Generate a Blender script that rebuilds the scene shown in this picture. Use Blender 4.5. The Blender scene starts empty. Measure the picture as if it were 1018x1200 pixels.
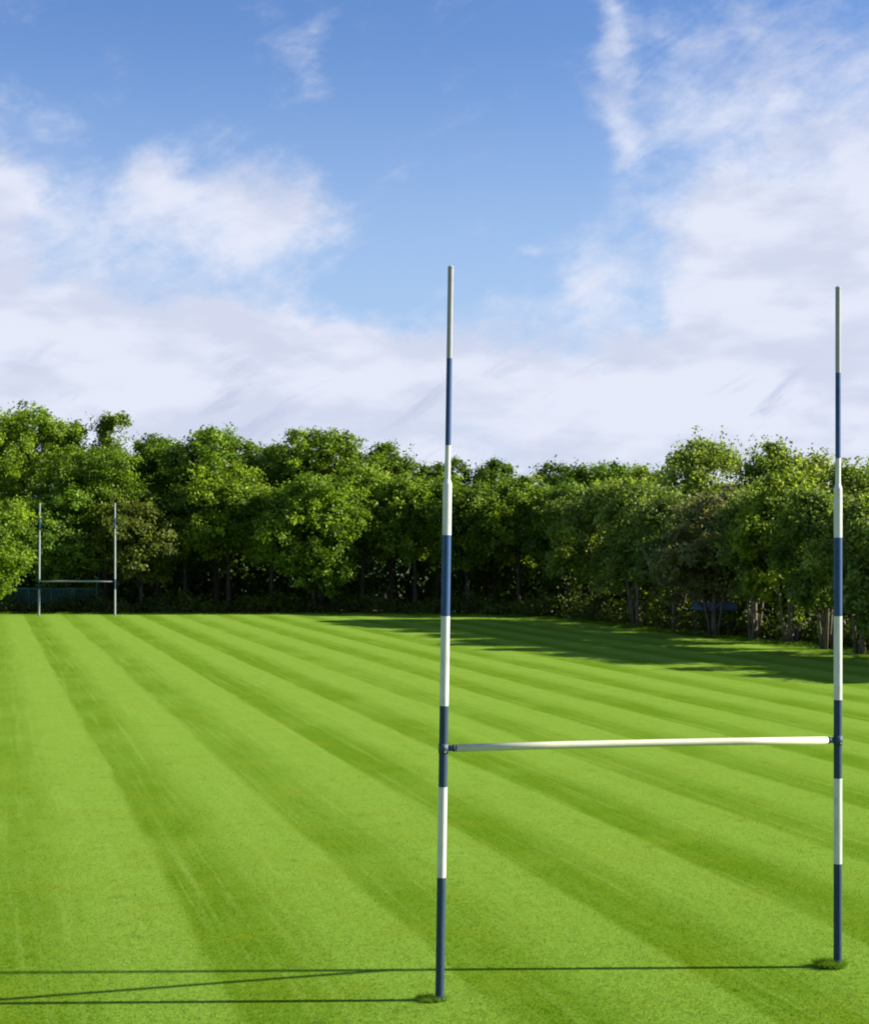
import bpy, math, random
import numpy as np
from mathutils import Vector

random.seed(7)
SC = bpy.context.scene
COL = SC.collection
PI = math.pi
R = math.radians

# ------------------------------------------------------------------ site survey
F, CX, HY = 1824.0, 509.0, 641.0      # focal length, centre and horizon of the photograph (its own pixels)
CAM_Z = 5.508
AX = (0.961, 0.276)                   # across the pitch (along the goal lines)


def ground_at(px, py):
    d = CAM_Z * F / (py - HY)
    return ((px - CX) / F * d, d)


def height_at(py, d):
    return CAM_Z - (py - HY) * d / F


# ------------------------------------------------------------------ camera, light, sky
EXPO = 1.2
SUN_EL, SUN_AZ = 27.0, 88.5           # azimuth clockwise from +Y

cam = bpy.data.cameras.new('camera')
cam.sensor_fit = 'VERTICAL'
cam.sensor_height = 36.0
cam.lens = 36.0 * F / 1200.0
cam.shift_y = 41.0 / 1200.0
cam.clip_end = 6000
camo = bpy.data.objects.new('camera', cam)
COL.objects.link(camo)
camo.location = (0, 0, CAM_Z)
camo.rotation_euler = (R(90), 0, 0)
SC.camera = camo

sun = bpy.data.lights.new('sun', 'SUN')
sun.energy = 5.0
sun.angle = R(0.7)
sun.color = (1.0, 0.93, 0.80)
suno = bpy.data.objects.new('sun', sun)
COL.objects.link(suno)
a, e = R(SUN_AZ), R(SUN_EL)
to_sun = Vector((math.cos(e) * math.sin(a), math.cos(e) * math.cos(a), math.sin(e)))
suno.rotation_euler = to_sun.to_track_quat('Z', 'Y').to_euler()
suno.location = (60, 0, 40)

SC.view_settings.view_transform = 'Standard'
SC.view_settings.look = 'None'
SC.view_settings.gamma = 1
SC.view_settings.exposure = EXPO
SC.render.filter_size = 2.0
try:
    SC.cycles.filter_width = 2.0
    SC.cycles.max_bounces = 6
    SC.cycles.transparent_max_bounces = 4
    SC.cycles.use_denoising = True
except Exception:
    pass


class NT:
    """small helper to write node graphs as expressions"""

    def __init__(self, tree):
        self.t = tree
        self.n = tree.nodes
        self.l = tree.links

    def node(self, typ, **kw):
        n = self.n.new(typ)
        for k, v in kw.items():
            setattr(n, k, v)
        return n

    def put(self, sock, v):
        if isinstance(v, bpy.types.NodeSocket):
            self.l.new(v, sock)
        elif v is not None:
            sock.default_value = v

    def m(self, op, a, b=None, c=None, clamp=False):
        n = self.n.new('ShaderNodeMath')
        n.operation = op
        n.use_clamp = clamp
        self.put(n.inputs[0], a)
        if b is not None:
            self.put(n.inputs[1], b)
        if c is not None:
            self.put(n.inputs[2], c)
        return n.outputs[0]

    def noise(self, vec, scale, detail=3, rough=0.5, dist=0.0, out='Fac'):
        n = self.n.new('ShaderNodeTexNoise')
        if vec is not None:
            self.l.new(vec, n.inputs['Vector'])
        n.inputs['Scale'].default_value = scale
        n.inputs['Detail'].default_value = detail
        n.inputs['Roughness'].default_value = rough
        n.inputs['Distortion'].default_value = dist
        return n.outputs[out]

    def ramp(self, v, lo, hi, a=0.0, b=1.0, smooth=True):
        n = self.n.new('ShaderNodeMapRange')
        n.interpolation_type = 'SMOOTHSTEP' if smooth else 'LINEAR'
        self.put(n.inputs[0], v)
        n.inputs[1].default_value = lo
        n.inputs[2].default_value = hi
        n.inputs[3].default_value = a
        n.inputs[4].default_value = b
        return n.outputs[0]

    def mix(self, f, a, b, blend='MIX'):
        n = self.n.new('ShaderNodeMix')
        n.data_type = 'RGBA'
        n.blend_type = blend
        self.put(n.inputs['Factor'], f)
        for s, v in ((n.inputs[6], a), (n.inputs[7], b)):
            if isinstance(v, (tuple, list)):
                v = (*v[:3], 1.0)
            self.put(s, v)
        return n.outputs[2]

    def xyz(self, x, y, z=0.0):
        n = self.n.new('ShaderNodeCombineXYZ')
        for s, v in zip(n.inputs, (x, y, z)):
            self.put(s, v)
        return n.outputs[0]

    def sep(self, v):
        n = self.n.new('ShaderNodeSeparateXYZ')
        self.l.new(v, n.inputs[0])
        return n.outputs


# --- the sky: Nishita daylight with banks of cloud at infinity (placed by compass bearing and elevation)
world = bpy.data.worlds.new('World')
SC.world = world
world.use_nodes = True
world.node_tree.nodes.clear()
W = NT(world.node_tree)
SKY_STR = 0.050
sky = W.node('ShaderNodeTexSky', sky_type='NISHITA')
sky.sun_disc = False
sky.sun_elevation = R(SUN_EL)
sky.sun_rotation = R(SUN_AZ)
sky.altitude = 50
sky.air_density = 1.0
sky.dust_density = 0.6
sky.ozone_density = 2.0
d = W.sep(W.node('ShaderNodeTexCoord').outputs['Generated'])
az = W.m('ARCTAN2', d[0], d[1])
el = W.m('ARCSINE', d[2])
base = W.xyz(az, W.m('MULTIPLY', el, 1.3), 0.0)
w1 = W.sep(W.noise(base, 9.0, 5, 0.55, out='Color'))
w2 = W.sep(W.noise(base, 26.0, 4, 0.6, out='Color'))
u = W.m('ADD', az, W.m('ADD', W.m('MULTIPLY_ADD', w1[0], 0.10, -0.05), W.m('MULTIPLY_ADD', w2[0], 0.03, -0.015)))
v = W.m('ADD', el, W.m('ADD', W.m('MULTIPLY_ADD', w1[1], 0.08, -0.04), W.m('MULTIPLY_ADD', w2[1], 0.025, -0.0125)))


def blob(px, py, sx, sy, w, rot=0.0):
    """a soft puff of cloud; centre and half widths in photograph pixels turned into bearings"""
    az0 = math.atan((px - CX) / F)
    el0 = math.atan((HY - py) / F * math.cos(az0))
    du = W.m('SUBTRACT', u, az0)
    dv = W.m('SUBTRACT', v, el0)
    if rot:
        c, s = math.cos(R(rot)), math.sin(R(rot))
        du, dv = (W.m('ADD', W.m('MULTIPLY', du, c), W.m('MULTIPLY', dv, s)),
                  W.m('SUBTRACT', W.m('MULTIPLY', dv, c), W.m('MULTIPLY', du, s)))
    q1 = W.m('MULTIPLY', du, F / sx)
    q2 = W.m('MULTIPLY', dv, F / sy)
    q = W.m('ADD', W.m('MULTIPLY', q1, q1), W.m('MULTIPLY', q2, q2))
    return W.m('MULTIPLY', W.m('EXPONENT', W.m('MULTIPLY', q, -1.0)), w)


BLOBS = [
    (220, 240, 100, 66, 0.86), (335, 262, 62, 52, 0.80), (190, 190, 45, 40, 0.35), (365, 205, 25, 40, 0.38), (120, 255, 50, 40, 0.3),
    (0, 215, 48, 45, 0.95), (30, 110, 60, 28, 0.32), (0, 330, 90, 85, 0.75),
    (345, 45, 45, 50, 0.38), (708, 20, 30, 80, 0.62, 6), (736, 140, 27, 60, 0.46),
    (130, 400, 190, 75, 0.75), (330, 410, 150, 55, 0.6), (500, 430, 120, 50, 0.5),
    (690, 325, 40, 60, 0.62, -20), (600, 365, 60, 28, 0.35, 25), (612, 281, 22, 10, 0.35),
    (965, 310, 160, 125, 1.0), (850, 240, 45, 42, 0.6, -40), (845, 400, 130, 110, 0.85, 25),
    (965, 150, 120, 60, 0.34), (930, 50, 140, 75, 0.42), (820, 90, 90, 120, 0.22), (860, 235, 50, 40, 0.3, -35), (1110, 250, 150, 180, 0.5),
    (-150, 250, 130, 130, 0.7), (600, 375, 80, 24, -0.32, 12), (745, 375, 34, 55, -0.40, 20), (450, 345, 70, 40, -0.4, 10),
]
tot = None
for b in BLOBS:
    g = blob(*b)
    tot = g if tot is None else W.m('ADD', tot, g)
# the low bank all round the horizon
bank = W.ramp(v, math.atan((HY - 315) / F), math.atan((HY - 470) / F), 0.0, 1.0)
tot = W.m('ADD', tot, bank)
# scattered cloud elsewhere in the sky dome
away = W.ramp(W.m('ABSOLUTE', az), 0.38, 0.75)
far_cl = W.ramp(W.noise(base, 3.2, 6, 0.55), 0.48, 0.68, 0.0, 0.9)
tot = W.m('ADD', tot, W.m('MULTIPLY', far_cl, away))
n1 = W.noise(base, 22.0, 7, 0.62, 0.4)
c_, s_ = math.cos(R(28)), math.sin(R(28))
along_w = W.m('ADD', W.m('MULTIPLY', az, c_), W.m('MULTIPLY', el, s_))
cross_w = W.m('SUBTRACT', W.m('MULTIPLY', el, c_), W.m('MULTIPLY', az, s_))
n2 = W.noise(W.xyz(along_w, W.m('MULTIPLY', cross_w, 3.2), 0.7), 15.0, 7, 0.62, 0.6)     # drawn-out streaks
n3 = W.noise(W.xyz(az, W.m('MULTIPLY', el, 2.2), 4.1), 60.0, 5, 0.65)
tot = W.m('ADD', tot, W.m('MULTIPLY_ADD', n1, 1.0, -0.5))
tot = W.m('ADD', tot, W.m('MULTIPLY_ADD', n2, 0.8, -0.40))
tot = W.m('ADD', tot, W.m('MULTIPLY_ADD', n3, 0.35, -0.175))
dens = W.ramp(tot, 0.05, 1.15, 0.0, 0.96)
# cloud brightness: brighter puffs with soft greyer undersides
shade = W.noise(W.xyz(W.m('MULTIPLY', az, 1.0), W.m('MULTIPLY', el, 2.6), 0.3), 11.0, 5, 0.55)
K = 1.0 / (2 ** EXPO * SKY_STR)
c_hi = tuple(x * K for x in (0.80, 0.835, 0.965))
c_lo = tuple(x * K for x in (0.66, 0.705, 0.865))
cloud = W.mix(W.ramp(shade, 0.36, 0.56), c_lo, c_hi)
gst = W.noise(W.xyz(along_w, W.m('MULTIPLY', cross_w, 4.0), 9.2), 11.0, 6, 0.6, 0.3)
low = W.ramp(el, 0.17, 0.09)
cloud = W.mix(W.m('MULTIPLY', W.ramp(gst, 0.56, 0.72, 0.0, 0.85), low), cloud, tuple(x * K for x in (0.55, 0.60, 0.79)))
clear = W.mix(1.0, sky.outputs['Color'], (0.88, 1.10, 1.50), 'MULTIPLY')
clear = W.mix(W.ramp(el, 0.34, 0.12, 0.0, 0.62), clear, tuple(x * K for x in (0.50, 0.66, 0.90)))
col = W.mix(dens, clear, cloud)
bg = W.node('ShaderNodeBackground')
W.put(bg.inputs['Color'], col)
bg.inputs['Strength'].default_value = SKY_STR
W.l.new(bg.outputs[0], W.node('ShaderNodeOutputWorld').inputs[0])
try:
    world.cycles.sampling_method = 'MANUAL'
    world.cycles.sample_map_resolution = 512
except Exception:
    pass


# ------------------------------------------------------------------ materials
def material(name):
    m = bpy.data.materials.new(name)
    m.use_nodes = True
    m.node_tree.nodes.clear()
    t = NT(m.node_tree)
    out = t.node('ShaderNodeOutputMaterial')
    return m, t, out


def principled(t, out, color, rough=0.6, **kw):
    p = t.node('ShaderNodeBsdfPrincipled')
    if isinstance(color, tuple):
        color = (*color[:3], 1.0)
    t.put(p.inputs['Base Color'], color)
    t.put(p.inputs['Roughness'], rough)
    for k, v in kw.items():
        t.put(p.inputs[k.replace('_', ' ')], v)
    t.l.new(p.outputs[0], out.inputs[0])
    return p


PERIOD, PHASE = 2.98, 2.72            # mowing stripes, metres


def turf_colour(t, pos):
    """mown turf: broad stripes left by the mower, patchy growth, fine grain"""
    s = t.sep(pos)
    flat = t.xyz(s[0], s[1], 0.0)
    uu = t.m('ADD', t.m('MULTIPLY', s[0], AX[0]), t.m('MULTIPLY', s[1], AX[1]))
    vv = t.m('SUBTRACT', t.m('MULTIPLY', s[1], AX[0]), t.m('MULTIPLY', s[0], AX[1]))
    along = t.xyz(uu, t.m('MULTIPLY', vv, 0.12), 0.0)
    wob = t.m('MULTIPLY_ADD', t.noise(along, 0.35, 3), 0.36, -0.18)
    wob2 = t.m('MULTIPLY_ADD', t.noise(along, 2.5, 4, 0.6), 0.34, -0.17)
    pq = t.m('DIVIDE', t.m('SUBTRACT', t.m('ADD', uu, t.m('ADD', wob, wob2)), PHASE), PERIOD)
    ph = t.m('FRACT', pq)
    lane = t.node('ShaderNodeTexWhiteNoise', noise_dimensions='1D')
    t.put(lane.inputs['W'], t.m('FLOOR', pq))
    lane = t.m('MULTIPLY_ADD', lane.outputs['Value'], 0.35, 0.75)
    # each pass of the mower leaves one crisp edge and one that fades out
    st = t.m('MULTIPLY', t.ramp(ph, 0.0, 0.09), t.ramp(ph, 0.26, 0.72, 1.0, 0.0))
    streak = t.noise(along, 3.2, 5, 0.65)
    patch = t.noise(flat, 0.16, 5, 0.62)
    fade = t.ramp(patch, 0.32, 0.68, 0.62, 1.12)
    k = t.m('MULTIPLY', t.m('MULTIPLY', st, fade), lane)
    k = t.m('ADD', k, t.m('MULTIPLY_ADD', streak, 0.80, -0.40), clamp=True)
    thin = t.ramp(t.noise(t.xyz(t.m('MULTIPLY', uu, 5.0), t.m('MULTIPLY', vv, 0.10), 2.0), 1.0, 4, 0.6), 0.50, 0.72, 0.0, 0.55)
    c = t.mix(k, (0.148, 0.260, 0.026), (0.078, 0.166, 0.001))
    c = t.mix(thin, c, (0.175, 0.280, 0.040))
    yel = t.ramp(t.noise(flat, 0.7, 5, 0.65), 0.46, 0.75, 0.0, 0.38)
    c = t.mix(yel, c, (0.150, 0.205, 0.006))
    deep = t.ramp(t.noise(flat, 1.7, 5, 0.7), 0.52, 0.74, 0.0, 0.40)
    c = t.mix(deep, c, (0.060, 0.125, 0.001))
    tan = t.ramp(t.noise(flat, 3.1, 5, 0.7), 0.60, 0.78, 0.0, 0.45)
    c = t.mix(tan, c, (0.230, 0.265, 0.060))
    grain = t.noise(flat, 9.0, 5, 0.75)
    c = t.mix(1.0, c, t.mix(t.ramp(grain, 0.3, 0.72, 0, 1, False), (0.84, 0.86, 0.8), (1.14, 1.12, 1.12)), 'MULTIPLY')
    fine = t.noise(flat, 60.0, 3, 0.8)
    c = t.mix(1.0, c, t.mix(t.ramp(fine, 0.3, 0.7, 0, 1, False), (0.86, 0.88, 0.84), (1.12, 1.10, 1.08)), 'MULTIPLY')
    return c, flat


M = {}
m, t, out = material('mown_turf')
pos = t.node('ShaderNodeNewGeometry').outputs['Position']
c, flat = turf_colour(t, pos)
p = principled(t, out, c, 0.9)
p.inputs['Specular IOR Level'].default_value = 0.0
p.inputs['Sheen Weight'].default_value = 0.05
p.inputs['Sheen Roughness'].default_value = 0.4
p.inputs['Sheen Tint'].default_value = (0.85, 0.95, 0.35, 1)
bmp = t.node('ShaderNodeBump')
bmp.inputs['Strength'].default_value = 0.5
bmp.inputs['Distance'].default_value = 0.03
t.put(bmp.inputs['Height'], t.noise(flat, 28.0, 4, 0.7))
t.l.new(bmp.outputs[0], p.inputs['Normal'])
M['turf'] = m

m, t, out = material('grass_blade')
pos = t.node('ShaderNodeNewGeometry').outputs['Position']
c, flat = turf_colour(t, pos)
c = t.mix(1.0, c, (1.12, 1.12, 1.0), 'MULTIPLY')
df = t.node('ShaderNodeBsdfDiffuse')
tr = t.node('ShaderNodeBsdfTranslucent')
t.put(df.inputs[0], c)
t.put(tr.inputs[0], c)
mx = t.node('ShaderNodeMixShader')
mx.inputs[0].default_value = 0.5
t.l.new(df.outputs[0], mx.inputs[1])
t.l.new(tr.outputs[0], mx.inputs[2])
t.l.new(mx.outputs[0], out.inputs[0])
M['blade'] = m

m, t, out = material('woodland_floor')
pos = t.node('ShaderNodeNewGeometry').outputs['Position']
n = t.noise(pos, 0.35, 5, 0.65)
n2 = t.noise(pos, 4.0, 4, 0.7)
c = t.mix(t.ramp(n, 0.4, 0.6), (0.035, 0.028, 0.014), (0.045, 0.075, 0.015))
c = t.mix(t.ramp(n2, 0.35, 0.7, 0, 0.6), c, (0.09, 0.10, 0.03))
principled(t, out, c, 0.95)
M['floor'] = m


def leaf_material(name, dark, light, warm, trans=0.45):
    m, t, out = material(name)
    tc = t.node('ShaderNodeTexCoord').outputs['Object']
    oi = t.node('ShaderNodeObjectInfo')
    at = t.node('ShaderNodeAttribute', attribute_name='growth')
    n = t.noise(tc, 0.55, 4, 0.6)
    k = t.m('ADD', t.ramp(n, 0.3, 0.7), t.m('MULTIPLY_ADD', at.outputs['Fac'], 0.9, -0.45), clamp=True)
    c = t.mix(k, dark, light)
    c = t.mix(t.m('MULTIPLY', t.ramp(at.outputs['Fac'], 0.6, 1.0), 0.55), c, warm)
    c = t.mix(1.0, c, t.mix(oi.outputs['Random'], (0.85, 0.88, 0.9), (1.15, 1.10, 1.0)), 'MULTIPLY')
    c = t.mix(1.0, c, oi.outputs['Color'], 'MULTIPLY')
    p = t.node('ShaderNodeBsdfPrincipled')
    t.put(p.inputs['Base Color'], c)
    p.inputs['Roughness'].default_value = 0.55
    p.inputs['Specular IOR Level'].default_value = 0.25
    tr = t.node('ShaderNodeBsdfTranslucent')
    t.put(tr.inputs[0], t.mix(1.0, c, (1.2, 1.25, 0.6), 'MULTIPLY'))
    mx = t.node('ShaderNodeMixShader')
    mx.inputs[0].default_value = trans
    t.l.new(p.outputs[0], mx.inputs[1])
    t.l.new(tr.outputs[0], mx.inputs[2])
    t.l.new(mx.outputs[0], out.inputs[0])
    return m


M['leaf'] = leaf_material('broad_leaves', (0.072, 0.122, 0.008), (0.175, 0.272, 0.020), (0.290, 0.375, 0.032))
M['leaf_olive'] = leaf_material('olive_leaves', (0.085, 0.105, 0.020), (0.155, 0.185, 0.034), (0.235, 0.255, 0.048))

for bname, bd, bl_ in (('bark', (0.030, 0.024, 0.018), (0.095, 0.080, 0.058)), ('bark_pale', (0.065, 0.052, 0.036), (0.21, 0.175, 0.125))):
    m, t, out = material(bname)
    tc = t.node('ShaderNodeTexCoord').outputs['Object']
    s = t.sep(tc)
    n = t.noise(t.xyz(t.m('MULTIPLY', s[0], 6.0), t.m('MULTIPLY', s[1], 6.0), t.m('MULTIPLY', s[2], 0.8)), 2.0, 5, 0.65)
    c = t.mix(t.ramp(n, 0.35, 0.65), bd, bl_)
    p = principled(t, out, c, 0.95)
    bmp = t.node('ShaderNodeBump')
    bmp.inputs['Strength'].default_value = 0.6
    t.put(bmp.inputs['Height'], n)
    t.l.new(bmp.outputs[0], p.inputs['Normal'])
    M[bname] = m


def paint(name, col, dirt, rough=0.4, amount=0.5):
    m, t, out = material(name)
    tc = t.node('ShaderNodeTexCoord').outputs['Object']
    s = t.sep(tc)
    run = t.noise(t.xyz(t.m('MULTIPLY', s[0], 30.0), t.m('MULTIPLY', s[1], 30.0), t.m('MULTIPLY', s[2], 2.0)), 1.0, 5, 0.65)
    blot = t.noise(tc, 5.0, 5, 0.7)
    k = t.m('MULTIPLY', t.m('MULTIPLY', t.ramp(run, 0.4, 0.75), t.ramp(blot, 0.35, 0.7)), amount)
    c = t.mix(k, col, dirt)
    principled(t, out, c, t.ramp(blot, 0.3, 0.7, rough, rough + 0.25))
    return m


M['white'] = paint('white_paint', (0.54, 0.55, 0.52), (0.25, 0.25, 0.20), 0.5, 0.85)
M['cream'] = paint('cream_white_paint', (0.56, 0.55, 0.41), (0.40, 0.38, 0.28), 0.5, 0.7)
M['blue'] = paint('blue_paint', (0.004, 0.046, 0.150), (0.03, 0.06, 0.10), 0.5)
M['blue_low'] = paint('blue_paint_green_reflection', (0.005, 0.032, 0.070), (0.05, 0.06, 0.05), 0.55, 0.7)  # the same blue with reflected green light mixed into its colour
M['steel'] = paint('dark_clamp_paint', (0.02, 0.045, 0.085), (0.10, 0.08, 0.06), 0.45)
M['tip'] = paint('backlit_white_paint', (0.27, 0.27, 0.28), (0.14, 0.13, 0.12), 0.5)  # white top band, greyed in the colour to look backlit
M['far_white'] = paint('grey_white_far_paint', (0.29, 0.33, 0.32), (0.12, 0.13, 0.11), 0.6)  # greyer white for the far goal
M['galv'] = paint('dull_grey_steel', (0.33, 0.34, 0.34), (0.18, 0.15, 0.11), 0.45)
M['teal'] = paint('teal_mesh', (0.008, 0.060, 0.052), (0.02, 0.05, 0.04), 0.6)
M['tealbar'] = paint('pale_teal_paint', (0.03, 0.11, 0.10), (0.06, 0.10, 0.08), 0.6)
M['hoard'] = paint('blue_board_paint', (0.04, 0.09, 0.21), (0.08, 0.10, 0.14), 0.5)


# ------------------------------------------------------------------ mesh helpers
class MB:
    """collects rings, boxes and quads; build() links them as ONE mesh object"""

    def __init__(self):
        self.v, self.f, self.mi, self.sm = [], [], [], []

    def tube(self, pts, radii, seg=16, mats=None, caps=True):
        """a round tube through pts; one material index per span"""
        n0 = len(self.v)
        pts = [Vector(p) for p in pts]
        for i, p in enumerate(pts):
            q = pts[min(i + 1, len(pts) - 1)] - pts[max(i - 1, 0)]
            if q.length < 1e-6:
                q = Vector((0, 0, 1))
            q.normalize()
            ref = Vector((1, 0, 0)) if abs(q.x) < 0.9 else Vector((0, 0, 1))
            ax = (ref - q * ref.dot(q)).normalized()
            ay = q.cross(ax)
            for k in range(seg):
                w = 2 * PI * k / seg
                self.v.append(tuple(p + (ax * math.cos(w) + ay * math.sin(w)) * radii[i]))
        for i in range(len(pts) - 1):
            for k in range(seg):
                k2 = (k + 1) % seg
                self.f.append((n0 + i * seg + k, n0 + i * seg + k2, n0 + (i + 1) * seg + k2, n0 + (i + 1) * seg + k))
                self.mi.append(mats[i] if mats else 0)
                self.sm.append(True)
        if caps:
            for i, rev in ((0, True), (len(pts) - 1, False)):
                ring = [n0 + i * seg + k for k in range(seg)]
                self.f.append(tuple(reversed(ring)) if rev else tuple(ring))
                self.mi.append((mats[0] if i == 0 else mats[-1]) if mats else 0)
                self.sm.append(False)
        return self

    def box(self, c, s, rz=0.0, mat=0):
        n0 = len(self.v)
        ca, sa = math.cos(rz), math.sin(rz)
        for dx in (-1, 1):
            for dy in (-1, 1):
                for dz in (-1, 1):
                    x, y, z = dx * s[0] / 2, dy * s[1] / 2, dz * s[2] / 2
                    self.v.append((c[0] + x * ca - y * sa, c[1] + x * sa + y * ca, c[2] + z))
        for f in ((0, 1, 3, 2), (4, 6, 7, 5), (0, 4, 5, 1), (2, 3, 7, 6), (0, 2, 6, 4), (1, 5, 7, 3)):
            self.f.append(tuple(n0 + i for i in f))
            self.mi.append(mat)
            self.sm.append(False)
        return self

    def build(self, name, mats, parent=None, bevel=0.0):
        me = bpy.data.meshes.new(name)
        me.from_pydata(self.v, [], self.f)
        for mt in (mats if isinstance(mats, list) else [mats]):
            me.materials.append(mt)
        me.polygons.foreach_set('material_index', self.mi)
        me.polygons.foreach_set('use_smooth', self.sm)
        me.update()
        o = bpy.data.objects.new(name, me)
        COL.objects.link(o)
        if parent:
            o.parent = parent
        if bevel:
            b = o.modifiers.new('bevel', 'BEVEL')
            b.width = bevel
            b.segments = 2
        return o


def tag(o, label, cat=None, group=None, kind=None):
    if label:
        o['label'] = label
    if cat:
        o['category'] = cat
    if group:
        o['group'] = group
    if kind:
        o['kind'] = kind
    return o


def empty(name, loc, label, cat, group=None, rz=0.0):
    o = bpy.data.objects.new(name, None)
    COL.objects.link(o)
    o.location = loc
    o.rotation_euler = (0, 0, rz)
    o.empty_display_size = 0.5
    return tag(o, label, cat, group)


def quads_mesh(name, V, nfaces, mat, attr=None, nv=4):
    """V: (nfaces*nv, 3) array, one separate face per nv vertices"""
    me = bpy.data.meshes.new(name)
    me.vertices.add(nfaces * nv)
    me.vertices.foreach_set('co', np.ascontiguousarray(V, dtype=np.float32).ravel())
    me.loops.add(nfaces * nv)
    me.loops.foreach_set('vertex_index', np.arange(nfaces * nv, dtype=np.int32))
    me.polygons.add(nfaces)
    me.polygons.foreach_set('loop_start', np.arange(0, nfaces * nv, nv, dtype=np.int32))
    me.polygons.foreach_set('loop_total', np.full(nfaces, nv, dtype=np.int32))
    if attr is not None:
        at = me.attributes.new('growth', 'FLOAT', 'FACE')
        at.data.foreach_set('value', attr.astype(np.float32))
    me.materials.append(mat)
    me.update(calc_edges=True)
    return me


def leaves(P, N, S, rng):
    """leaf-shaped quads at P facing N with length S"""
    n = len(P)
    N = N / np.maximum(np.linalg.norm(N, axis=1, keepdims=True), 1e-6)
    r = rng.normal(size=(n, 3))
    r[:, 2] -= 0.3
    T = r - N * np.sum(r * N, axis=1, keepdims=True)
    T /= np.maximum(np.linalg.norm(T, axis=1, keepdims=True), 1e-6)
    B = np.cross(N, T)
    S = S[:, None]
    w = rng.uniform(0.28, 0.40, (n, 1))
    V = np.empty((n, 4, 3))
    V[:, 0] = P - T * S * 0.5
    V[:, 1] = P + B * S * w - N * S * 0.08
    V[:, 2] = P + T * S * 0.5
    V[:, 3] = P - B * S * w - N * S * 0.08
    return V.reshape(-1, 3)


# ------------------------------------------------------------------ ground
def sheet(name, corners, z, mat, label, cat):
    me = bpy.data.meshes.new(name)
    me.from_pydata([(x, y, z) for x, y in corners], [], [tuple(range(len(corners)))])
    me.materials.append(mat)
    o = bpy.data.objects.new(name, me)
    COL.objects.link(o)
    tag(o, label, cat, kind='structure')
    return o


sheet('ground', [(-3000, -3000), (3000, -3000), (3000, 3000), (-3000, 3000)], -0.012, M['floor'],
      'dark leaf-littered ground under and beyond the trees', 'ground')
# the mown pitch reaches to the edge of the wood
edge = [(40, -60), (33.5, 40), (27.0, 68), (23.6, 79), (21.0, 86), (17.6, 94), (14.8, 101), (12.6, 110),
        (9.5, 118), (4.0, 124.5), (-3, 127.4), (-8, 128.0), (-20, 127.6), (-34, 128.2), (-60, 127.5), (-120, 128), (-120, -60)]
sheet('lawn', edge, 0.0, M['turf'], 'bright striped mown grass of the rugby pitch', 'lawn')


# ------------------------------------------------------------------ goals
def make_goal(label, p_left, p_right, H, bar_z, leans, group, r_lo=0.054, r_hi=0.035, step=0.705, far=False,
              bands=None, seg=24):
    """H-shaped rugby goal: banded uprights that step down in width, crossbar clamped between them"""
    cx, cy = (p_left[0] + p_right[0]) / 2, (p_left[1] + p_right[1]) / 2
    root = empty('rugby_goal', (cx, cy, 0), label, 'rugby goal', group)
    zs = step * H
    tops = []
    for side, (pt, lean) in enumerate(zip((p_left, p_right), leans)):
        bx, by = pt[0] - cx, pt[1] - cy

        def at(z):
            q = z / H
            return (bx + lean[0] * q, by + lean[1] * q, z)
        bnd = bands[side]
        cut = sorted(set([0.0] + [b * H for b in bnd] + [H]))
        pts, rad, mats = [], [], []

        def colour(z):
            k = sum(1 for b in bnd if b * H <= z + 1e-6)
            if k == len(bnd):
                return 2                             # white tip, its backlit grey put into the colour
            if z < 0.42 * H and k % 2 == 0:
                return 3                             # lower blue bands darkened to teal, standing for reflected green light
            return (k + 1) % 2                       # lowest band is blue (1)
        lo = [z for z in cut if z < zs - 0.03] + [zs]
        mb = MB()
        for i, z in enumerate(lo):
            pts.append(at(z)); rad.append(r_lo)
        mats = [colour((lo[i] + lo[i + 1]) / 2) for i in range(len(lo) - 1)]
        mb.tube(pts, rad, seg, mats, caps=False)
        up = [zs + 0.06] + [z for z in cut if z > zs + 0.09]
        mb.tube([at(zs), at(zs + 0.06)], [r_lo, r_hi], seg, [colour(zs)], caps=False)
        mb.tube([at(z) for z in up], [r_hi] * len(up), seg,
                [colour((up[i] + up[i + 1]) / 2) for i in range(len(up) - 1)], caps=False)
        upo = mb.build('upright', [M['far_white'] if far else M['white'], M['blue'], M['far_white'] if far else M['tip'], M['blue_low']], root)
        MB().tube([at(H), at(H + 0.012), at(H + 0.03)], [r_hi * 1.08, r_hi * 1.08, r_hi * 0.4], seg).build('end_cap', M['galv'], upo)
        MB().tube([at(-0.05), at(0.03), at(0.035)], [r_lo * 1.3, r_lo * 1.3, r_lo * 1.05], seg).build('ground_socket', M['steel'], upo)
        tops.append(at(bar_z[side]))
    A, B = Vector(tops[0]), Vector(tops[1])
    u = (B - A).normalized()
    for P, sgn in ((A, 1), (B, -1)):
        br = MB()
        br.tube([P - Vector((0, 0, 0.06)), P + Vector((0, 0, 0.06))], [r_lo + 0.007] * 2, seg)
        br.tube([P + u * sgn * (r_lo * 0.9), P + u * sgn * 0.19], [0.036] * 2, seg)
        br.tube([P + u * sgn * 0.125, P + u * sgn * 0.135], [0.046] * 2, seg)
        bo = br.build('bracket', M['steel'], root)
        n = Vector((-u.y, u.x, 0))
        for dz in (-0.035, 0.035):
            q = P + Vector((0, 0, dz))
            MB().tube([q - n * (r_lo + 0.03), q - n * (r_lo + 0.012)], [0.012] * 2, 6).build('bolt', M['galv'], bo)
    cb = MB()
    L0, L1 = A + u * 0.16, B - u * 0.16
    mid = (L0 + L1) / 2 + Vector((0, 0, 0.012))
    cb.tube([L0, L0.lerp(mid, 0.5) + Vector((0, 0, 0.004)), mid, L1.lerp(mid, 0.5) + Vector((0, 0, 0.004)), L1], [0.062 if far else 0.047] * 5, seg)
    cb.build('crossbar', M['far_white'] if far else M['cream'], root)
    return root


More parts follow.
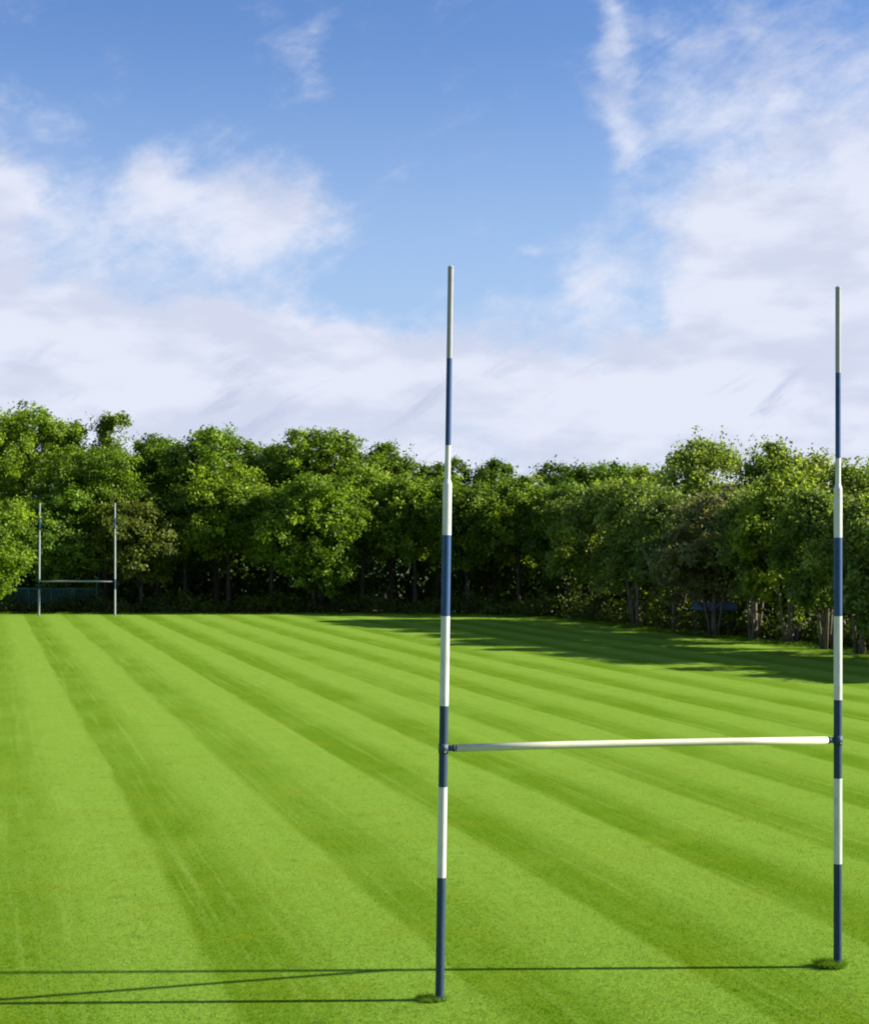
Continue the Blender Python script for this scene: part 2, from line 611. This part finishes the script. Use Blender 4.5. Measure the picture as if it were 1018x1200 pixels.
def frac(y, y0, y1):
    return (y0 - y) / (y0 - y1)


gl, gr = ground_at(515, 1172), ground_at(981, 1133)
bl = [frac(y, 1172, 314) for y in (1028, 922, 827, 722, 627, 522, 420)]
brr = [frac(y, 1133, 338) for y in (1012, 912, 820, 722, 630, 537, 437)]
make_goal('tall blue and white banded rugby goal in the foreground', gl, gr, 8.9, (3.06, 2.975),
          ((0.135, 0.0), (0.005, 0.0)), 'rugby goals on the pitch', bands=(bl, brr))
fl, fr = ground_at(46, 721.5), ground_at(135, 721.5)
bf = [0.001, 0.235, 0.325, 0.775, 0.87]
make_goal('small far rugby goal standing before the trees on the left', fl, fr, 9.0, (2.75, 2.75),
          ((0.07, 0.0), (0.0, 0.0)), 'rugby goals on the pitch', bands=(bf, bf), far=True, r_lo=0.075, r_hi=0.062, seg=14)


# ------------------------------------------------------------------ grass
def blades(n, xs, ys, hgt, wid, rng, bend=0.5):
    az = rng.uniform(0, 2 * PI, n)
    h = hgt * rng.uniform(0.55, 1.25, n)
    w = wid * rng.uniform(0.7, 1.3, n)
    b = rng.normal(0, bend, (n, 2)) * h[:, None]
    V = np.zeros((n, 3, 3))
    V[:, 0] = np.stack([xs - np.cos(az) * w, ys - np.sin(az) * w, np.zeros(n)], 1)
    V[:, 1] = np.stack([xs + np.cos(az) * w, ys + np.sin(az) * w, np.zeros(n)], 1)
    V[:, 2] = np.stack([xs + b[:, 0], ys + b[:, 1], h], 1)
    return V.reshape(-1, 3)


rng = np.random.default_rng(3)
NB = 260000
dep = 16.5 + 34.0 * rng.beta(0.85, 2.6, NB)
lat = rng.uniform(-0.34, 0.34, NB) * dep
V = blades(NB, lat, dep, 0.019, 0.0042, rng, 0.9)
o = bpy.data.objects.new('grass_blades', quads_mesh('grass_blades', V, NB, M['blade'], nv=3))
COL.objects.link(o)
tag(o, 'short mown grass blades covering the near part of the pitch', 'grass', kind='stuff')

for (gx, gy), lab, n, rad in ((gl, 'ragged unmown grass round the foot of the left near upright', 700, 0.19),
                              (gr, 'bushier dark grass clump round the foot of the right near upright', 1100, 0.21)):
    ang = rng.uniform(0, 2 * PI, n)
    rr = rad * np.sqrt(rng.uniform(0.05, 1, n))
    V = blades(n, np.cos(ang) * rr - 0.35 * rad, np.sin(ang) * rr * 0.7, 0.07 if rad < 0.2 else 0.11, 0.005, rng, 0.7)
    o = bpy.data.objects.new('grass_tuft', quads_mesh('grass_tuft', V, n, M['blade'], nv=3))
    COL.objects.link(o)
    o.location = (gx - 0.03, gy, 0)
    tag(o, lab, 'grass tuft', 'unmown grass at the posts')


# ------------------------------------------------------------------ trees
def crown_points(h, r, zb, kind, rng, size=1.0):
    """leaf positions for a crown that fills r x r x (h-zb), gathered in lobes and clumps"""
    P, N, S, G = [], [], [], []
    hz = (h - zb) / 2
    zc = (h + zb) / 2
    n_lobe = {'broad': 20, 'oval': 19, 'airy': 21, 'bush': 17, 'spire': 15}[kind]
    lobes = []
    for i in range(n_lobe):
        for _ in range(30):
            q = rng.normal(size=3)
            q /= np.linalg.norm(q)
            q *= rng.uniform(0.35, 0.80)
            zz = q[2]
            if kind == 'spire':
                lim = 1.0 - 0.75 * (zz * 0.5 + 0.5)
                q[0] *= lim * 1.2
                q[1] *= lim * 1.2
            c = np.array([q[0] * r, q[1] * r, zc + q[2] * hz])
            lr = rng.uniform(0.28, 0.44) * min(r, hz * 1.1) * (0.8 if kind == 'airy' else 1.0)
            if all(np.linalg.norm(c - l[0]) > 0.55 * (lr + l[1]) for l in lobes) or _ > 20:
                break
        lobes.append((c, lr))
    lobes.append((np.array([rng.normal(0, 0.12) * r, rng.normal(0, 0.12) * r, h - 0.42 * hz]), 0.34 * min(r, hz)))
    for c, lr in lobes:
        nc = int((13 if kind != 'airy' else 9) * max(0.6, (lr / 1.3) ** 1.4)) + 4
        for j in range(nc):
            dq = rng.normal(size=3)
            dq /= np.linalg.norm(dq)
            if dq[2] < -0.35 and rng.uniform() < 0.6:
                dq[2] *= -1
            cc = c + dq * lr * rng.uniform(0.55, 1.05) * np.array([1, 1, 0.85])
            cr = rng.uniform(0.30, 0.66) * size
            nl = int(rng.uniform(48, 76))
            off = rng.normal(size=(nl, 3)) * cr * np.array([0.62, 0.62, 0.42])
            pp = cc + off
            nn = dq * 0.55 + np.array([0, 0, 0.45]) + rng.normal(size=(nl, 3)) * 0.55
            P.append(pp)
            N.append(nn)
            S.append(rng.uniform(0.18, 0.36, nl) * size)
            G.append(np.clip(rng.uniform() + rng.normal(0, 0.12, nl), 0, 1))
    # stray sprigs that roughen the outline
    for j in range(52 if kind != 'airy' else 90):
        q = rng.normal(size=3)
        q /= np.linalg.norm(q)
        if q[2] < -0.5:
            q[2] *= -1
        ns = int(rng.uniform(12, 26))
        c0 = np.array([0, 0, zc]) + q * np.array([r, r, hz]) * rng.uniform(0.70, 0.88 if q[2] > 0.5 else 0.97)
        t = rng.uniform(-0.6, 0.5, (ns, 1))
        P.append(c0 + q * t + rng.normal(size=(ns, 3)) * (0.13 + 0.10 * (0.5 - t)))
        N.append(q * 0.4 + np.array([0, 0, 0.3]) + rng.normal(size=(ns, 3)) * 0.6)
        S.append(rng.uniform(0.14, 0.28, ns) * size)
        G.append(np.clip(rng.uniform() + rng.normal(0, 0.1, ns), 0, 1))
    P, N, S, G = np.concatenate(P), np.concatenate(N), np.concatenate(S), np.concatenate(G)
    top = np.percentile(P[:, 2], 99.8)
    P[:, 2] = zb + (P[:, 2] - zb) * (h - zb) / max(top - zb, 0.5)
    P[:, 2] = np.maximum(P[:, 2], 0.05)
    return P, N, S, G, lobes


def make_tree(name, label, cat, group, loc, h, r, zb, kind, seed, tint=(1, 1, 1), leaf='leaf', size=1.0, trunk_r=None, pale=False):
    rng = np.random.default_rng(seed)
    root = empty(name, (loc[0], loc[1], -0.01), label, cat, group)
    P, N, S, G, lobes = crown_points(h, r, zb, kind, rng, size)
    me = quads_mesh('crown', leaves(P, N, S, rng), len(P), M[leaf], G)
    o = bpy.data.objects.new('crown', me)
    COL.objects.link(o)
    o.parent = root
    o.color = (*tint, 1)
    mb = MB()
    tr = trunk_r or (0.07 + 0.011 * h)
    zt = h * 0.78
    bend = rng.normal(0, 0.03, 2) * h
    path = []
    nseg = 6
    for i in range(nseg + 1):
        q = i / nseg
        path.append((bend[0] * q * q + rng.normal(0, 0.02), bend[1] * q * q + rng.normal(0, 0.02), -0.1 + (zt + 0.1) * q))
    mb.tube(path, [tr * (1.35 if i == 0 else 1) * (1 - 0.8 * (i / nseg)) for i in range(nseg + 1)], 8)
    for c, lr in lobes[:9]:
        z0 = max(zb * 0.75, c[2] - rng.uniform(0.5, 0.9) * np.hypot(c[0], c[1]) - 0.6)
        z0 = min(max(z0, 0.15 * h), zt * 0.95)
        q = z0 / zt
        s = Vector((bend[0] * q * q, bend[1] * q * q, z0))
        e = Vector(c)
        md = s.lerp(e, 0.5) + Vector((0, 0, -0.12 * (e - s).length))
        rr = tr * (1 - 0.8 * q) * 0.5
        mb.tube([s, md, e], [rr, rr * 0.65, rr * 0.2], 6)
    for k in range(int(rng.integers(2, 5)) if pale else 0):
        w = rng.uniform(0, 2 * PI)
        sp = rng.uniform(0.12, 0.30) * r
        b0 = np.array([math.cos(w), math.sin(w)]) * rng.uniform(0.15, 0.45)
        b1 = b0 + np.array([math.cos(w), math.sin(w)]) * sp * 2
        hh = h * rng.uniform(0.45, 0.7)
        mb.tube([(b0[0], b0[1], -0.1), (b0[0] * 0.7 + b1[0] * 0.3 + rng.normal(0, 0.08), b0[1] * 0.7 + b1[1] * 0.3, hh * 0.5), (b1[0], b1[1], hh)],
                [tr * 0.62, tr * 0.45, tr * 0.12], 7)
    mb.build('trunk', M['bark_pale' if pale else 'bark'], root)
    return root


BACK, FRONT, SIDE = 'tall trees behind the front of the wood', 'front trees of the wood behind the pitch', 'trees along the right side of the pitch'
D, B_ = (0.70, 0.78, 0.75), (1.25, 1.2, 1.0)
# image x, top y, distance, crown width px, crown bottom (fraction of height), kind, group, tint, leaf, label
TREES = [
    (22, 477, 141, 118, .30, 'broad', BACK, (1.05, 1.1, .9), 'leaf', 'tallest round-topped tree of the wood, at the left edge of the photo'),
    (80, 496, 143, 50, .30, 'spire', BACK, (.9, 1, .9), 'leaf', 'slim pointed treetop just right of the tallest left-edge tree'),
    (126, 485, 142, 62, .30, 'spire', BACK, (1, 1, .9), 'leaf', 'spiky treetop above the right upright of the far goal'),
    (186, 512, 141, 105, .30, 'broad', BACK, (.85, .95, .9), 'leaf', 'sloping dark crown between the spiky treetop and the first dome'),
    (254, 503, 141, 112, .30, 'broad', BACK, (.85, .95, .85), 'leaf', 'dark domed treetop, first dome to the right of the far goal'),
    (318, 518, 144, 90, .30, 'oval', BACK, (.95, 1, .9), 'leaf', 'lower treetop in the dip between two domed crowns'),
    (376, 506, 141, 112, .30, 'broad', BACK, (.95, 1, .9), 'leaf', 'domed treetop midway between far goal and left near upright'),
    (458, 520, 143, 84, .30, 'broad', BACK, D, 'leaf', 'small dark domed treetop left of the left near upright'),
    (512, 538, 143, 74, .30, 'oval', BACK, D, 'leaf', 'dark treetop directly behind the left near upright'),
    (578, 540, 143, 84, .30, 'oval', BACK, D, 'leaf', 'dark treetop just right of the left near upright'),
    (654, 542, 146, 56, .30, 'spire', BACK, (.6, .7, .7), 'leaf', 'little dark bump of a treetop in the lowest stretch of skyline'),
    (706, 543, 141, 92, .30, 'broad', BACK, (.8, .9, .8), 'leaf', 'level treetop midway between the two near uprights'),
    (762, 547, 124.8, 78, .2, 'oval', SIDE, (1.29, 1.16, 2.55), 'leaf', 'low treetop left of the tall airy tree'),  # SIDE tints raised, blue most: backlit haze and stray sun painted in
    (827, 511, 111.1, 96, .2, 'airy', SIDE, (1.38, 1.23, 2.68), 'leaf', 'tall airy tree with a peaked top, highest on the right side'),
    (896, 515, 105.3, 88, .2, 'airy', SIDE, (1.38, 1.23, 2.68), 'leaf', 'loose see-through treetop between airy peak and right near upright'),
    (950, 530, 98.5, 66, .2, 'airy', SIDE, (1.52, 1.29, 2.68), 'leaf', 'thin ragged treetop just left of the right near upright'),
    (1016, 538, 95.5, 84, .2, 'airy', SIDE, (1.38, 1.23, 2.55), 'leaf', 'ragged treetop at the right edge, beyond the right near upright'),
    # front of the wood
    (-14, 586, 118, 88, .06, 'bush', FRONT, (1.2, 1.22, 1.0), 'leaf', 'bright yellow-green bushy tree cut by the left edge, nearest left'),
    (66, 572, 133, 112, .16, 'broad', FRONT, (1.0, 1.1, 1.3), 'leaf', 'pale grey-green tree framed by the far goal'),
    (118, 526, 136, 120, .30, 'broad', FRONT, (1, 1.05, .9), 'leaf', 'broad green crown above the far goal'),
    (166, 588, 132, 96, .25, 'broad', FRONT, (1.05, 1.12, .8), 'leaf_olive', 'low olive-brown tree next to the right of the far goal'),
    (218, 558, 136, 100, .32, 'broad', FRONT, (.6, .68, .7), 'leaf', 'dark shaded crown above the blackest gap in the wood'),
    (268, 544, 135, 112, .34, 'broad', FRONT, (1.3, 1.25, .9), 'leaf', 'yellow-green crown below the first dome'),
    (318, 572, 134, 96, .34, 'oval', FRONT, (.85, .95, .9), 'leaf', 'mid-green crown left of the leafy low-branched tree'),
    (368, 556, 131, 104, .12, 'oval', FRONT, (1.3, 1.3, 1.05), 'leaf', 'bright leafy tree with branches almost to the grass, left of centre'),
    (424, 546, 135, 98, .32, 'broad', FRONT, (1.2, 1.2, .9), 'leaf', 'light green rounded crown second left from the left near upright'),
    (486, 556, 134, 96, .34, 'broad', FRONT, (1.0, 1.05, .9), 'leaf', 'green crown just left of the left near upright above a dark gap'),
    (548, 566, 132, 84, .30, 'oval', FRONT, (.85, .9, .9), 'leaf', 'dull green front tree directly right of the left near upright'),
    (608, 558, 131, 100, .28, 'broad', FRONT, (1.15, 1.15, .85), 'leaf', 'sunlit light-topped crown right of the left near upright'),
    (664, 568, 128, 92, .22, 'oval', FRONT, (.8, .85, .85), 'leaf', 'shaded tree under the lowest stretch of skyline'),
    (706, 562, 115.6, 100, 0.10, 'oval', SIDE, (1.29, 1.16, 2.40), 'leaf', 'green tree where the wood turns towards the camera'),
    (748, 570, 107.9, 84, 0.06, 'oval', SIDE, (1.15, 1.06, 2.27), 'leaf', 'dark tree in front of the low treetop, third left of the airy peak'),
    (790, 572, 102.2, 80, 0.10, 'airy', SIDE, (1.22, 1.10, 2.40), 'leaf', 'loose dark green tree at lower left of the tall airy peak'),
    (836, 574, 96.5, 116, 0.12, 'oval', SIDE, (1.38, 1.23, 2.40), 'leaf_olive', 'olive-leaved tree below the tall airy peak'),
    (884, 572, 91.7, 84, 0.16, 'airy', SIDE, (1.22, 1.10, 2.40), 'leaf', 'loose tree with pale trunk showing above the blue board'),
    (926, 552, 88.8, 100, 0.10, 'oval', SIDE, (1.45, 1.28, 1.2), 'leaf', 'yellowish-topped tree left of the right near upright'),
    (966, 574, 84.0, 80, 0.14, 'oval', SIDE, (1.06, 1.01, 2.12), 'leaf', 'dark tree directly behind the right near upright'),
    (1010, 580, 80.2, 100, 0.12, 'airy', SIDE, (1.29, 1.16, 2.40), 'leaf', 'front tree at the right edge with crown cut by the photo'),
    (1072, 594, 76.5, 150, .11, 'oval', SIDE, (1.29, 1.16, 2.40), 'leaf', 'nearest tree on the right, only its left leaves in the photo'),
    (1150, 622, 71.5, 180, .10, 'oval', SIDE, (1.30, 1.13, 2.30), 'leaf', 'tree beyond the right edge, its shadow falling on the lawn left of the upright'),
    (1214, 640, 66, 150, .10, 'oval', SIDE, (1.30, 1.13, 2.30), 'leaf', 'small tree beyond the right edge, its shadow the lowest strip on the lawn'),
]
for i, (px, ty, dist, wpx, zbf, kind, grp, tint, leaf, lab) in enumerate(TREES):
    X = (px - CX) / F * dist
    h = height_at(ty, dist)
    r = wpx / F * dist / 2 * (1.42 if grp == BACK else 1.36)
    nm = {'bush': 'bushy_tree', 'airy': 'airy_tree', 'spire': 'pointed_tree'}.get(kind, 'broadleaf_tree')
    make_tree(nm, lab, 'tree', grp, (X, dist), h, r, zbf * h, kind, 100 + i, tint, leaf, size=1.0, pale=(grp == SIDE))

# the dark mass of the wood behind, and the undergrowth at its foot
rng = np.random.default_rng(55)
line = [(60, 60), (34, 78), (29, 92), (24, 108), (18, 126), (8, 142), (-6, 148), (-25, 148), (-50, 147), (-85, 150)]


def along(line, n, rng):
    seg = np.array(line, float)
    ln = np.linalg.norm(np.diff(seg, axis=0), axis=1)
    cum = np.concatenate([[0], np.cumsum(ln)])
    s = rng.uniform(0, cum[-1], n)
    k = np.clip(np.searchsorted(cum, s) - 1, 0, len(ln) - 1)
    q = ((s - cum[k]) / ln[k])[:, None]
    p = seg[k] * (1 - q) + seg[k + 1] * q
    tdir = (seg[k + 1] - seg[k]) / ln[k][:, None]
    nrm = np.stack([-tdir[:, 1], tdir[:, 0]], 1)          # to the right of travel = into the wood is -nrm
    return p, nrm


nc = 8000
p, nrm = along(line, nc, rng)
off = rng.uniform(-1.0, 22.0, nc)
cx = p[:, 0] - nrm[:, 0] * off * 1.0
cy = p[:, 1] - nrm[:, 1] * off * 1.0
top = np.where(cx > 5, 6.0, 8.6) + 1.2 * np.sin(cx * 0.35) + rng.normal(0, 0.5, nc)
cz = top * rng.uniform(0.02, 1.0, nc) ** 1.1
nl = 22
P = np.repeat(np.stack([cx, cy, cz], 1), nl, 0) + rng.normal(size=(nc * nl, 3)) * np.array([0.9, 0.9, 0.6])
P[:, 2] = np.maximum(P[:, 2], 0.05)
N = rng.normal(size=P.shape) + np.array([0, -0.3, 0.3])
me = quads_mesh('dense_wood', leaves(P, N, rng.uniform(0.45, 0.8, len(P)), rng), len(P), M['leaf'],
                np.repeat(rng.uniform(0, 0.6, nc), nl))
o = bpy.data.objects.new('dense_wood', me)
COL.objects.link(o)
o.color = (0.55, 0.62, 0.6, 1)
tag(o, 'dark dense mass of the wood seen behind the front trees', 'woodland', kind='stuff')

foot = [(34.5, 40), (28, 68), (24.3, 79.5), (21.7, 86.5), (18.3, 94.5), (15.5, 101.5), (13.3, 110.5),
        (10.0, 119), (4.4, 126), (-3, 129.2), (-8, 129.8), (-20, 129.6), (-34, 130.2), (-60, 129.8)]
nc = 2400
p, nrm = along(foot, nc, rng)
cyr = p[:, 1]
off = np.abs(rng.normal(0, 1.6, nc)) + np.where(cyr > 121, 0.0, 0.2)
cx = p[:, 0] - nrm[:, 0] * off
cy = p[:, 1] - nrm[:, 1] * off
cz = rng.uniform(0.05, 1.0, nc) ** 1.3 * np.where(cyr > 121, 1.0, 1.7) * (0.7 + 0.9 * rng.uniform(0, 1, nc) ** 2 + 0.5 * np.sin(cx * 0.8))
cz *= np.where(np.hypot(cx - 17.0, cy - 95.0) < 2.6, 0.75, 1.0)
nl = 24
P = np.repeat(np.stack([cx, cy, np.maximum(cz, 0.1)], 1), nl, 0) + rng.normal(size=(nc * nl, 3)) * np.array([0.4, 0.4, 0.25])
P[:, 2] = np.maximum(P[:, 2], 0.02)
N = rng.normal(size=P.shape) * 0.7 + np.array([0.1, -0.3, 0.5])
me = quads_mesh('undergrowth', leaves(P, N, rng.uniform(0.16, 0.34, len(P)), rng), len(P), M['leaf'],
                np.repeat(rng.uniform(0, 0.6, nc), nl))
o = bpy.data.objects.new('undergrowth', me)
COL.objects.link(o)
o.color = (0.62, 0.56, 0.75, 1)
tag(o, 'low brambles and weeds along the foot of the trees', 'undergrowth', kind='stuff')

n = 60000
p, nrm = along(edge[1:-2], n, rng)
off = rng.normal(0.15, 0.45, n)
hv = 0.17 * (0.5 + 0.9 * np.abs(np.sin(p[:, 0] * 1.3) * np.cos(p[:, 1] * 0.9)))
V = blades(n, p[:, 0] - nrm[:, 0] * off, p[:, 1] - nrm[:, 1] * off, hv, 0.012, rng, 0.5)
o = bpy.data.objects.new('rough_grass', quads_mesh('rough_grass', V, n, M['blade'], nv=3))
COL.objects.link(o)
tag(o, 'longer rough grass where the mown pitch meets the wood', 'grass', kind='stuff')

# ------------------------------------------------------------------ small things at the edge of the wood
x0, x1, yb = (8 - CX) / F * 131.6, (114 - CX) / F * 131.6, 131.6
root = empty('barrier', ((x0 + x1) / 2, yb, 0), 'low teal green mesh barrier behind the far goal', 'barrier')
w = x1 - x0
pm = MB()
nx, nz = 60, 12
for i in range(nx + 1):
    pm.box((-w / 2 + w * i / nx, 0, 1.3), (0.05, 0.02, 1.3))
for k in range(nz + 1):
    pm.box((0, 0.022, 0.65 + 1.3 * k / nz), (w, 0.02, 0.045))
pm.build('mesh_panel', M['teal'], root)
for i in range(5):
    MB().tube([(-w / 2 + w * i / 4, -0.08, -0.05), (-w / 2 + w * i / 4, -0.08, 2.05 + (1.0 if i == 4 else 0))], [0.06] * 2, 10).build('post', M['tealbar'], root)
MB().tube([(-w / 2, -0.0, 1.98), (w / 2, -0.0, 1.98)], [0.06] * 2, 10).build('top_rail', M['tealbar'], root)

bx, by = (837 - CX) / F * 96.6, 96.6
root = empty('board', (bx, by, 0), 'small blue board glimpsed between the trunks on the right', 'board', rz=R(-12))
MB().box((0, 0, 1.85), (2.7, 0.04, 0.5)).build('panel', M['hoard'], root, bevel=0.008)
for sx in (-1.15, 1.15):
    MB().box((sx, 0.07, 1.0), (0.09, 0.09, 2.2)).build('post', M['bark'], root)
